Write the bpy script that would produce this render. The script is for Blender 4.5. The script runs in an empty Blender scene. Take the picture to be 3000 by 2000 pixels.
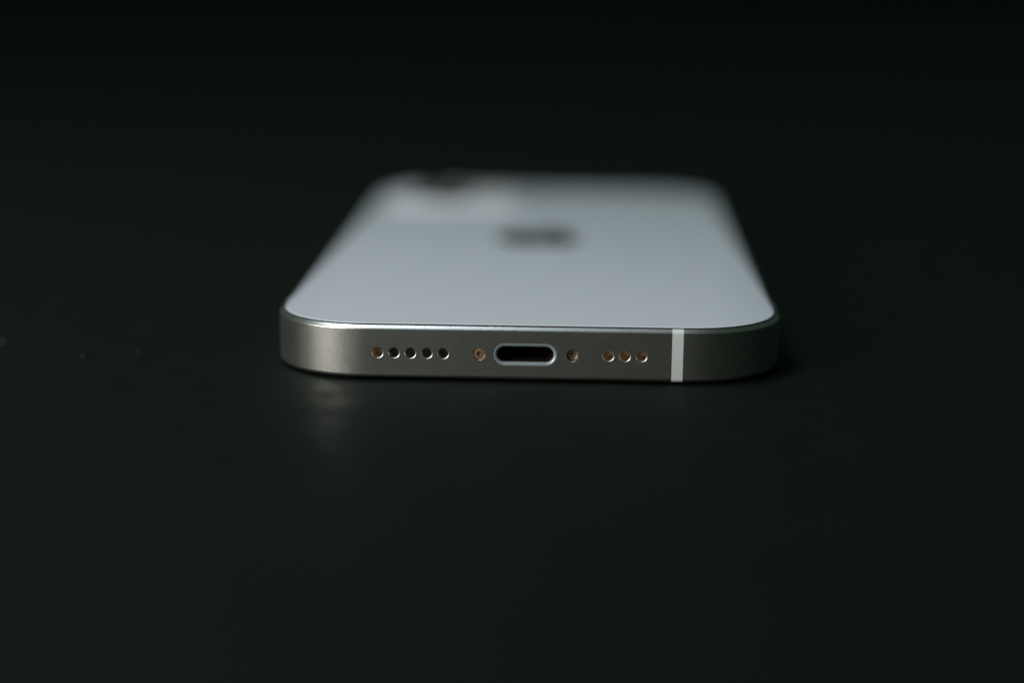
import bpy, bmesh, math, random
from mathutils import Vector, Matrix

random.seed(7)
S = bpy.context.scene
COL = S.collection
MM = 0.001

# ------------------------------------------------------------------ camera
cam_d = bpy.data.cameras.new('camera')
cam = bpy.data.objects.new('camera', cam_d)
COL.objects.link(cam)
right = Vector((0.99907614, 0.04250702, 0.00632589))
up = Vector((-0.01554218, 0.22015003, 0.9753422))
fwd = Vector((-0.04006625, 0.97453944, -0.22060729))
m = Matrix((right, up, -fwd)).transposed().to_4x4()
m.translation = Vector((7.07846, -216.15293, 54.58405)) * MM
cam.matrix_world = m
cam_d.sensor_width = 36
cam_d.lens = 58.092
cam_d.clip_start = 0.01
cam_d.clip_end = 50
cam_d.dof.use_dof = True
cam_d.dof.focus_distance = 0.2230
cam_d.dof.aperture_fstop = 3.9
S.camera = cam

# ------------------------------------------------------------------ world, lamps, exposure
w = bpy.data.worlds.new('World')
S.world = w
w.use_nodes = True
bg = w.node_tree.nodes['Background']
bg.inputs['Color'].default_value = (0.50, 1.0, 0.72, 1)
bg.inputs['Strength'].default_value = 0.037


def lamp(name, loc, target, size, size_y, power, color, spread=180):
    d = bpy.data.lights.new(name, 'AREA')
    d.shape = 'RECTANGLE'
    d.size, d.size_y = size, size_y
    d.energy = power
    d.color = color
    d.spread = math.radians(spread)
    o = bpy.data.objects.new(name, d)
    COL.objects.link(o)
    o.location = loc
    o.rotation_euler = (Vector(target) - Vector(loc)).to_track_quat('-Z', 'Y').to_euler()
    return o


lamp('side_lamp', (-0.62, -0.50, 0.30), (0, 0.03, 0.03), 0.40, 0.50, 6.2, (1.0, 0.98, 0.94))
lamp('overhead_lamp', (-0.22, 0.02, 0.62), (-0.02, 0.02, 0), 0.34, 0.20, 2.05, (0.74, 0.88, 1.0))

S.view_settings.view_transform = 'Standard'
S.view_settings.look = 'None'
S.view_settings.exposure = 0
S.view_settings.gamma = 1
S.view_settings.use_curve_mapping = False


# ------------------------------------------------------------------ materials
def mat(name, color, rough=0.5, metal=0.0, spec=0.5, coat=0.0, noise=None, bump=None, rough_var=0.0):
    """noise=(scale, amount): mottles the base colour; bump=(scale, strength, distance)."""
    mt = bpy.data.materials.new(name)
    mt.use_nodes = True
    nt = mt.node_tree
    b = nt.nodes['Principled BSDF']
    b.inputs['Base Color'].default_value = (*color, 1)
    b.inputs['Roughness'].default_value = rough
    b.inputs['Metallic'].default_value = metal
    b.inputs['Specular IOR Level'].default_value = spec
    b.inputs['Coat Weight'].default_value = coat
    b.inputs['Coat Roughness'].default_value = 0.06
    tc = nt.nodes.new('ShaderNodeTexCoord')

    def noise_tex(sc, detail=6):
        n = nt.nodes.new('ShaderNodeTexNoise')
        n.inputs['Scale'].default_value = sc
        n.inputs['Detail'].default_value = detail
        n.inputs['Roughness'].default_value = 0.65
        nt.links.new(tc.outputs['Object'], n.inputs['Vector'])
        return n
    if noise:
        n = noise_tex(noise[0])
        r = nt.nodes.new('ShaderNodeMapRange')
        r.inputs['From Min'].default_value = 0.25
        r.inputs['From Max'].default_value = 0.75
        r.inputs['To Min'].default_value = 1 - noise[1]
        r.inputs['To Max'].default_value = 1 + noise[1]
        nt.links.new(n.outputs['Fac'], r.inputs['Value'])
        v = nt.nodes.new('ShaderNodeVectorMath')
        v.operation = 'SCALE'
        v.inputs[0].default_value = color
        nt.links.new(r.outputs['Result'], v.inputs['Scale'])
        nt.links.new(v.outputs['Vector'], b.inputs['Base Color'])
    if rough_var:
        n = noise_tex(noise[0] * 0.13 if noise else 300, 4)
        r = nt.nodes.new('ShaderNodeMapRange')
        r.inputs['From Min'].default_value = 0.3
        r.inputs['From Max'].default_value = 0.7
        r.inputs['To Min'].default_value = rough - rough_var
        r.inputs['To Max'].default_value = rough + rough_var
        nt.links.new(n.outputs['Fac'], r.inputs['Value'])
        nt.links.new(r.outputs['Result'], b.inputs['Roughness'])
    if bump:
        n = noise_tex(bump[0], 3)
        bp = nt.nodes.new('ShaderNodeBump')
        bp.inputs['Strength'].default_value = bump[1]
        bp.inputs['Distance'].default_value = bump[2]
        nt.links.new(n.outputs['Fac'], bp.inputs['Height'])
        nt.links.new(bp.outputs['Normal'], b.inputs['Normal'])
    return mt


M_TABLE = mat('black_table', (0.0005, 0.0024, 0.0009), 0.66, spec=0.18, noise=(1100, 0.6), bump=(1900, 0.28, 0.00006), rough_var=0.07)
M_TABLE.node_tree.nodes['Principled BSDF'].inputs['Specular Tint'].default_value = (0.86, 1.0, 0.82, 1)
M_ALU = mat('blasted_aluminium', (0.64, 0.63, 0.59), 0.33, 1.0, noise=(4200, 0.22), bump=(9000, 0.25, 0.000012), rough_var=0.012)
M_HOLE = mat('drilled_aluminium', (0.90, 0.86, 0.82), 0.30, 1.0, noise=(3000, 0.1))
M_GLASS = mat('white_back_glass', (0.68, 0.695, 0.715), 0.16, spec=0.45, noise=(2600, 0.05))
M_GASKET = mat('dark_gasket', (0.018, 0.012, 0.010), 0.5)
M_BAND = mat('antenna_plastic', (0.63, 0.66, 0.66), 0.45, spec=0.35, noise=(5000, 0.04))
M_RIM = mat('port_rim_metal', (0.37, 0.415, 0.44), 0.36, 0.4, noise=(4000, 0.06))
M_DARK = mat('port_interior', (0.014, 0.009, 0.007), 0.5, spec=0.3)
M_MESH = mat('bronze_mesh', (0.42, 0.24, 0.12), 0.45, 0.7, noise=(9000, 0.5))
M_MESHD = mat('dark_mesh', (0.06, 0.035, 0.02), 0.5, 0.4, noise=(9000, 0.6))
M_SCREW = mat('bronze_screw', (0.62, 0.42, 0.27), 0.42, 0.9, noise=(2600, 0.35))
M_SCREW_WORN = mat('worn_screw', (0.55, 0.42, 0.31), 0.34, 0.9, noise=(2600, 0.45))
M_PIN = mat('gold_contact', (0.06, 0.045, 0.03), 0.4, 1.0)
M_SCREEN = mat('black_screen_glass', (0.004, 0.004, 0.005), 0.12)
M_LOGO = mat('polished_logo', (0.02, 0.05, 0.06), 0.10, 1.0)
M_BUMP = mat('camera_plateau_glass', (0.60, 0.60, 0.605), 0.35, spec=0.5)
M_RING = mat('lens_ring', (0.26, 0.25, 0.24), 0.5, 1.0)
M_LENS = mat('lens_glass', (0.004, 0.005, 0.007), 0.06, coat=0.5)
M_FLASH = mat('flash_diffuser', (0.75, 0.70, 0.55), 0.3)
M_DUST = mat('brown_crumb', (0.11, 0.075, 0.058), 0.95, noise=(3000, 0.3))


# ------------------------------------------------------------------ helpers
def finish(name, bm, material, parent=None, angle=32):
    """mm-space bmesh -> one mesh object in metres."""
    bmesh.ops.recalc_face_normals(bm, faces=bm.faces)
    me = bpy.data.meshes.new(name)
    bm.to_mesh(me)
    bm.free()
    return link_mesh(name, me, material, parent, angle)


def link_mesh(name, me, material, parent=None, angle=32):
    me.transform(Matrix.Scale(MM, 4))
    me.polygons.foreach_set('use_smooth', [True] * len(me.polygons))
    me.set_sharp_from_angle(angle=math.radians(angle))
    me.materials.clear()
    me.materials.append(material)
    o = bpy.data.objects.new(name, me)
    COL.objects.link(o)
    if parent:
        o.parent = parent
    return o


W, L, RC, NC = 35.3, 140.5, 14.0, 2.15       # half width, length, corner radius, corner exponent


def outline(hw, y0, y1, r, n, seg=36):
    """Counter-clockwise rounded rectangle with continuous-curvature corners."""
    pts = []
    for cx, cy, a0 in ((hw - r, y0 + r, -90), (hw - r, y1 - r, 0), (-hw + r, y1 - r, 90), (-hw + r, y0 + r, 180)):
        for k in range(seg + 1):
            a = math.radians(a0 + 90 * k / seg)
            c, s = math.cos(a), math.sin(a)
            d = (abs(c) ** n + abs(s) ** n) ** (-1 / n)
            pts.append(Vector((cx + r * d * c, cy + r * d * s)))
    return pts


def offset(pts, d):
    """Move the outline inward by d."""
    out = []
    N = len(pts)
    for i in range(N):
        t = pts[(i + 1) % N] - pts[i - 1]
        nrm = Vector((-t.y, t.x)).normalized()
        out.append(pts[i] + nrm * d)
    return out


def loft(bm, pts, profile, cap0=True, cap1=True):
    loops = []
    for ins, z in profile:
        loops.append([bm.verts.new((p.x, p.y, z)) for p in offset(pts, ins)])
    N = len(pts)
    for a, b in zip(loops, loops[1:]):
        for i in range(N):
            j = (i + 1) % N
            bm.faces.new((a[i], a[j], b[j], b[i]))
    if cap0:
        bm.faces.new(loops[0][::-1])
    if cap1:
        bm.faces.new(loops[-1])
    return loops


def arc(c0, c1, a0, a1, r0, r1, n):
    return [(c0 + r0 * math.cos(math.radians(a0 + (a1 - a0) * k / n)),
             c1 + r1 * math.sin(math.radians(a0 + (a1 - a0) * k / n))) for k in range(n + 1)]


def lathe_y(bm, x, z, prof, seg=48, sx=0.0, close=True):
    """Profile (radius, y) turned about the Y axis at (x, z); sx stretches it to a stadium."""
    loops = []
    for r, y in prof:
        lp = []
        for k in range(seg):
            a = 2 * math.pi * (k + .5) / seg
            ox = sx if math.cos(a) > 0 else -sx
            lp.append(bm.verts.new((x + ox + r * math.cos(a), y, z + r * math.sin(a))))
        loops.append(lp)
    for a, b in zip(loops, loops[1:]):
        for i in range(seg):
            j = (i + 1) % seg
            bm.faces.new((a[i], a[j], b[j], b[i]))
    if close:
        bm.faces.new(loops[0])
        bm.faces.new(loops[-1][::-1])
    return loops


def lathe_z(bm, x, y, prof, seg=48, cap0=True, cap1=True):
    loops = [[bm.verts.new((x + r * math.cos(2 * math.pi * k / seg), y + r * math.sin(2 * math.pi * k / seg), z))
              for k in range(seg)] for r, z in prof]
    for a, b in zip(loops, loops[1:]):
        for i in range(seg):
            j = (i + 1) % seg
            bm.faces.new((a[i], a[j], b[j], b[i]))
    if cap0:
        bm.faces.new(loops[0][::-1])
    if cap1:
        bm.faces.new(loops[-1])


# ------------------------------------------------------------------ the table
bm = bmesh.new()
sweep = [(-1200, 0), (0, 0), (2400, 0), (10400, 0)] + [(10400 + 500 * math.sin(math.radians(a)), 500 - 500 * math.cos(math.radians(a))) for a in range(5, 91, 5)] + [(10900, 650)]  # flat table top; the far upturn is added to hide world light above the horizon
rows = [[bm.verts.new((x, y, z)) for x in (-6000, 6000)] for y, z in sweep]
for a, b in zip(rows, rows[1:]):
    bm.faces.new((a[0], a[1], b[1], b[0]))
table = finish('table', bm, M_TABLE)
table['kind'] = 'structure'
table['label'] = 'matte black table top, its far upturn added to block world light'

# ------------------------------------------------------------------ the phone
phone = bpy.data.objects.new('smartphone', None)
COL.objects.link(phone)
phone.empty_display_size = 0.02
phone['label'] = 'white smartphone with silver metal frame lying face down on the black table'
phone['category'] = 'phone'

PATH = outline(W, 0, L, RC, NC)
ZC = 3.85                                        # mid-height of the side wall
HOLE0, HSTEP, SCREW_X, BAND_X = 11.1186, 2.21755, 6.27176, 20.39
left_holes = [-(HOLE0 + HSTEP * i) for i in range(5)]
right_holes = [HOLE0 + HSTEP * i for i in range(3)]
EDGE_BOT = arc(0.55, 0.87, -90, -180, 0.55, 0.55, 7)
EDGE_TOP = [(0, 7.02), (0.015, 7.08), (0.05, 7.14), (0.25, 7.315), (0.44, 7.48), (0.475, 7.51), (0.52, 7.53)]

# frame: solid ring with a recess for the back glass, holes drilled with a boolean
bm = bmesh.new()
loft(bm, PATH, [(1.3, 0.32)] + EDGE_BOT + [(0, 0.91), (0, 6.98)] + EDGE_TOP + [(0.56, 7.535), (0.56, 6.9)])
bmesh.ops.recalc_face_normals(bm, faces=bm.faces)
me = bpy.data.meshes.new('frame_solid')
bm.to_mesh(me)
bm.free()
solid = bpy.data.objects.new('frame_solid', me)
COL.objects.link(solid)

bm = bmesh.new()
for x in left_holes + right_holes:
    lathe_y(bm, x, ZC, [(0.815, -0.2), (0.815, 2.6)], 40)
for x in (-SCREW_X, SCREW_X):
    lathe_y(bm, x, ZC, [(1.10, -0.2), (0.90, 0.0), (0.835, 0.09), (0.835, 2.0)], 40)
lathe_y(bm, 0, ZC, [(1.53, -0.3), (1.53, 0.7), (1.10, 0.7), (1.10, 7.0)], 64, sx=2.73)
bmesh.ops.recalc_face_normals(bm, faces=bm.faces)
cme = bpy.data.meshes.new('cutter')
bm.to_mesh(cme)
bm.free()
cutter = bpy.data.objects.new('cutter', cme)
COL.objects.link(cutter)
md = solid.modifiers.new('drill', 'BOOLEAN')
md.operation = 'DIFFERENCE'
md.solver = 'EXACT'
md.object = cutter
dg = bpy.context.evaluated_depsgraph_get()
dg.update()
fme = bpy.data.meshes.new_from_object(solid.evaluated_get(dg))
bpy.data.objects.remove(solid)
bpy.data.objects.remove(cutter)
fme.name = 'frame'
frame = link_mesh('frame', fme, M_ALU, phone, 30)

# back glass, its dark seal, the screen underneath
bm = bmesh.new()
loft(bm, PATH, [(0.74, 6.93), (0.74, 7.60)] + arc(0.96, 7.60, 180, 90, 0.22, 0.18, 5))
back = finish('back_glass', bm, M_GLASS, phone)
bm = bmesh.new()
lp = loft(bm, PATH, [(0.58, 7.0), (0.58, 7.56), (0.61, 7.67), (0.66, 7.70), (0.72, 7.70), (0.72, 7.0)], False, False)
finish('gasket', bm, M_GASKET, phone)
bm = bmesh.new()
loft(bm, PATH, [(1.15, 0.003), (0.95, 0.06), (0.90, 0.315)])
finish('screen', bm, M_SCREEN, phone)


# antenna bands: strips that wrap the frame section
def band(origin, t, inward, half):
    bm = bmesh.new()
    prof = [(1.0, 0.30)] + EDGE_BOT + EDGE_TOP + [(0.565, 7.55)]
    prs = []
    for i, (ins, z) in enumerate(prof):
        a = prof[max(i - 1, 0)]
        b = prof[min(i + 1, len(prof) - 1)]
        d = Vector((b[0] - a[0], b[1] - a[1])).normalized()
        n = Vector((-d.y, d.x)) * 0.022
        prs.append((ins + n.x, z + n.y))
    rows = []
    for s in (-half, half):
        rows.append([bm.verts.new((*(origin + t * s + inward * i), z)) for i, z in prs])
        rows.append([bm.verts.new((*(origin + t * s + inward * (i + .12)), z)) for i, z in prs])
    order = [rows[0], rows[2], rows[3], rows[1]]
    for a, b in zip(order, order[1:] + order[:1]):
        for i in range(len(prs) - 1):
            bm.faces.new((a[i], a[i + 1], b[i + 1], b[i]))
    bm.faces.new([r[0] for r in order])
    bm.faces.new([r[-1] for r in order][::-1])
    return finish('antenna_band', bm, M_BAND, phone)


band(Vector((BAND_X, 0)), Vector((1, 0)), Vector((0, 1)), 0.75)
for sx in (-1, 1):
    for y in (18.4, L - 18.4):
        band(Vector((sx * W, y)), Vector((0, 1)), Vector((-sx, 0)), 0.75)

# speaker and microphone holes: drilled cup + mesh at its bottom
for xs, depth, mm_ in ((left_holes, 1.7, M_MESHD), (right_holes, 1.75, M_MESH)):
    for i, x in enumerate(xs):
        bm = bmesh.new()
        lathe_y(bm, x, ZC, [(0.810, 0.02), (0.810, depth + .3), (0.60, depth + .3), (0.665, depth), (0.665, 0.30)] + [(0.665 + 0.145 * (1 - math.cos(math.radians(a))), 0.30 - 0.296 * math.sin(math.radians(a))) for a in (15, 30, 45, 60, 75, 90)] + [(0.810, 0.02)], 40, close=False)
        cup = finish('speaker_hole', bm, M_HOLE, phone)
        bm = bmesh.new()
        lathe_y(bm, x, ZC, [(0.66, depth), (0.66, depth + .1)], 40)
        finish('mesh_screen', bm, M_MESH if (xs is left_holes and i == 4) else mm_, cup)


# pentalobe screws sunk in their holes
def screw(x, depth, turn, material):
    bm = bmesh.new()
    seg = 60
    star = lambda r, y: [bm.verts.new((x + r * (1 + .20 * math.cos(5 * (a + turn))) * math.cos(a), y,
                                       ZC + r * (1 + .20 * math.cos(5 * (a + turn))) * math.sin(a)))
                         for a in (2 * math.pi * k / seg for k in range(seg))]
    ring = lambda r, y: [bm.verts.new((x + r * math.cos(2 * math.pi * k / seg), y, ZC + r * math.sin(2 * math.pi * k / seg))) for k in range(seg)]
    loops = [ring(.81, depth + .8), ring(.81, depth + .1), ring(.76, depth + .03), ring(.62, depth), star(.33, depth), star(.29, depth + .45)]
    for a, b in zip(loops, loops[1:]):
        for i in range(seg):
            j = (i + 1) % seg
            bm.faces.new((a[i], a[j], b[j], b[i]))
    bm.faces.new(loops[-1])
    bm.faces.new(loops[0][::-1])
    return finish('screw', bm, material, phone)


screw(-SCREW_X, 0.22, 0.3, M_SCREW)
screw(SCREW_X, 0.62, 0.9, M_SCREW_WORN)

# charging port
port = bpy.data.objects.new('charging_port', None)
COL.objects.link(port)
port.empty_display_size = 0.003
port.parent = phone
bm = bmesh.new()
lathe_y(bm, 0, ZC, [(1.525, 0.65), (1.525, 0.0)] + [(1.525 - .47 * math.sin(math.radians(a)) ** 1.0, -.02 + .34 * (1 - math.cos(math.radians(a)))) for a in (8, 25, 45, 65, 82, 90)] + [(1.055, 0.65)], 96, sx=2.73, close=False)
finish('port_rim', bm, M_RIM, port)
bm = bmesh.new()
lathe_y(bm, 0, ZC, [(1.09, 0.68), (1.09, 6.9), (0.98, 6.8), (1.0, 0.68)], 64, sx=2.73, close=False)
lathe_y(bm, 0, ZC, [(0.99, 6.7), (0.99, 6.78)], 64, sx=2.73)
finish('port_cavity', bm, M_DARK, port)
for i in range(8):
    bm = bmesh.new()
    bmesh.ops.create_cube(bm, size=1, matrix=Matrix.Translation((-2.45 + .7 * i, 3.0, ZC - .93)) @ Matrix.Diagonal((.34, 1.6, .12, 1)))
    finish('contact_pin', bm, M_PIN, port)


# side keys
def key(name, sx, y0, y1):
    pts = outline((y1 - y0) / 2, -1.35, 1.35, 1.34, 2.0, 8)
    bm = bmesh.new()
    loft(bm, pts, [(0, -0.3), (0, 0.30), (0.06, 0.40), (0.16, 0.42)])
    rot = Matrix(((0, 0, sx, sx * W), (1, 0, 0, (y0 + y1) / 2), (0, 1, 0, ZC), (0, 0, 0, 1)))
    bm.transform(rot)
    finish(name, bm, M_ALU, phone)


key('power_button', -1, 92, 108)
key('volume_button', 1, 88, 98)
key('volume_button', 1, 101, 111)
key('mute_switch', 1, 116.5, 121.5)


# logo on the back
def svg_shape(start, segs, n=10):
    pts = [Vector(start)]
    for c1, c2, e in segs:
        p = pts[-1].copy()
        a, b, d = p + Vector(c1), p + Vector(c2), p + Vector(e)
        for k in range(1, n + 1):
            t = k / n
            pts.append(p * (1 - t) ** 3 + a * 3 * t * (1 - t) ** 2 + b * 3 * t * t * (1 - t) + d * t ** 3)
    if (pts[0] - pts[-1]).length < 0.05:
        pts.pop()
    return pts


apple = svg_shape((18.71, 19.5), [
    ((-.83, 1.24), (-1.71, 2.45), (-3.05, 2.47)), ((-1.34, .03), (-1.77, -.79), (-3.29, -.79)),
    ((-1.53, 0), (-2, .77), (-3.27, .82)), ((-1.31, .05), (-2.3, -1.32), (-3.14, -2.53)),
    ((-1.71, -2.47), (-3.02, -7.02), (-1.26, -10.08)), ((.87, -1.52), (2.43, -2.48), (4.12, -2.51)),
    ((1.28, -.02), (2.5, .87), (3.29, .87)), ((.78, 0), (2.26, -1.07), (3.81, -.91)),
    ((.65, .03), (2.47, .26), (3.64, 1.98)), ((-.09, .06), (-2.17, 1.28), (-2.15, 3.81)),
    ((.03, 3.02), (2.65, 4.03), (2.68, 4.04)), ((-.03, .07), (-.42, 1.44), (-1.38, 2.83))])
leaf = svg_shape((13, 3.5), [((.73, -.83), (1.94, -1.46), (2.94, -1.5)), ((.13, 1.17), (-.34, 2.35), (-1.04, 3.19)),
                            ((-.69, .85), (-1.83, 1.51), (-2.95, 1.42)), ((-.15, -1.15), (.41, -2.35), (1.05, -3.11))])
bm = bmesh.new()
LS, LCY = 0.98, 76.2
for shp in (apple, leaf):
    bot = [bm.verts.new(((p.x - 12) * LS, LCY - (p.y - 12) * LS, 7.74)) for p in shp]
    top = [bm.verts.new((q.co.x, q.co.y, 7.80)) for q in bot]
    N = len(bot)
    for i in range(N):
        bm.faces.new((bot[i], bot[(i + 1) % N], top[(i + 1) % N], top[i]))
    bm.faces.new(top)
    bm.faces.new(bot[::-1])
finish('logo', bm, M_LOGO, back)

# camera plateau with two lenses, a flash and a microphone
PX0, PX1, PY0, PY1 = -32.0, -3.2, 110.5, 136.5
pc = (PX0 + PX1) / 2
pts = [p + Vector((pc, 0)) for p in outline((PX1 - PX0) / 2, PY0, PY1, 7.5, 2.3, 20)]
bm = bmesh.new()
loft(bm, pts, [(-0.8, 7.76), (-0.45, 7.80), (-0.18, 7.92), (0.0, 8.12), (0.10, 8.32), (0.45, 8.45)])
plateau = finish('camera_plateau', bm, M_BUMP, phone, 60)
for ly in (118.4, 129.8):
    lx = -21.2
    bm = bmesh.new()
    lathe_z(bm, lx, ly, [(5.5, 8.40), (5.5, 8.75), (5.42, 8.9), (5.35, 8.95), (5.1, 8.95), (5.05, 8.85), (5.05, 8.42)], 64, False, False)
    ring = finish('lens_ring', bm, M_RING, plateau)
    bm = bmesh.new()
    lathe_z(bm, lx, ly, [(5.0, 8.46), (5.0, 8.80), (4.85, 8.86)], 64)
    finish('lens_glass', bm, M_LENS, plateau)
bm = bmesh.new()
lathe_z(bm, -10.6, 124.6, [(3.0, 8.42), (3.0, 8.52), (2.8, 8.56)], 40)
finish('flash', bm, M_FLASH, plateau)
bm = bmesh.new()
lathe_z(bm, -10.6, 115.5, [(0.7, 8.42), (0.7, 8.47)], 24)
finish('microphone', bm, M_DARK, plateau)


# ------------------------------------------------------------------ crumbs on the table
def crumb(x, y, r, label, seed):
    random.seed(seed)
    bm = bmesh.new()
    bmesh.ops.create_icosphere(bm, subdivisions=2, radius=r)
    for q in bm.verts:
        q.co *= 0.75 + 0.5 * random.random()
        q.co.z *= 0.7
    zmin = min(q.co.z for q in bm.verts)
    bmesh.ops.translate(bm, verts=bm.verts, vec=(x, y, -zmin))
    o = finish('dust_crumb', bm, M_DUST)
    o['label'] = label
    o['category'] = 'crumb'
    o['group'] = 'specks of dust on the table'


crumb(-77.95, 18.3, 0.30, 'faint brown speck of dust at the left edge of the table', 1)
crumb(-63.42, 10.1, 0.20, 'brightest brown speck of dust on the table left of the phone', 2)
crumb(-56.35, 13.81, 0.17, 'faint brown speck of dust nearest the phone on its left', 3)
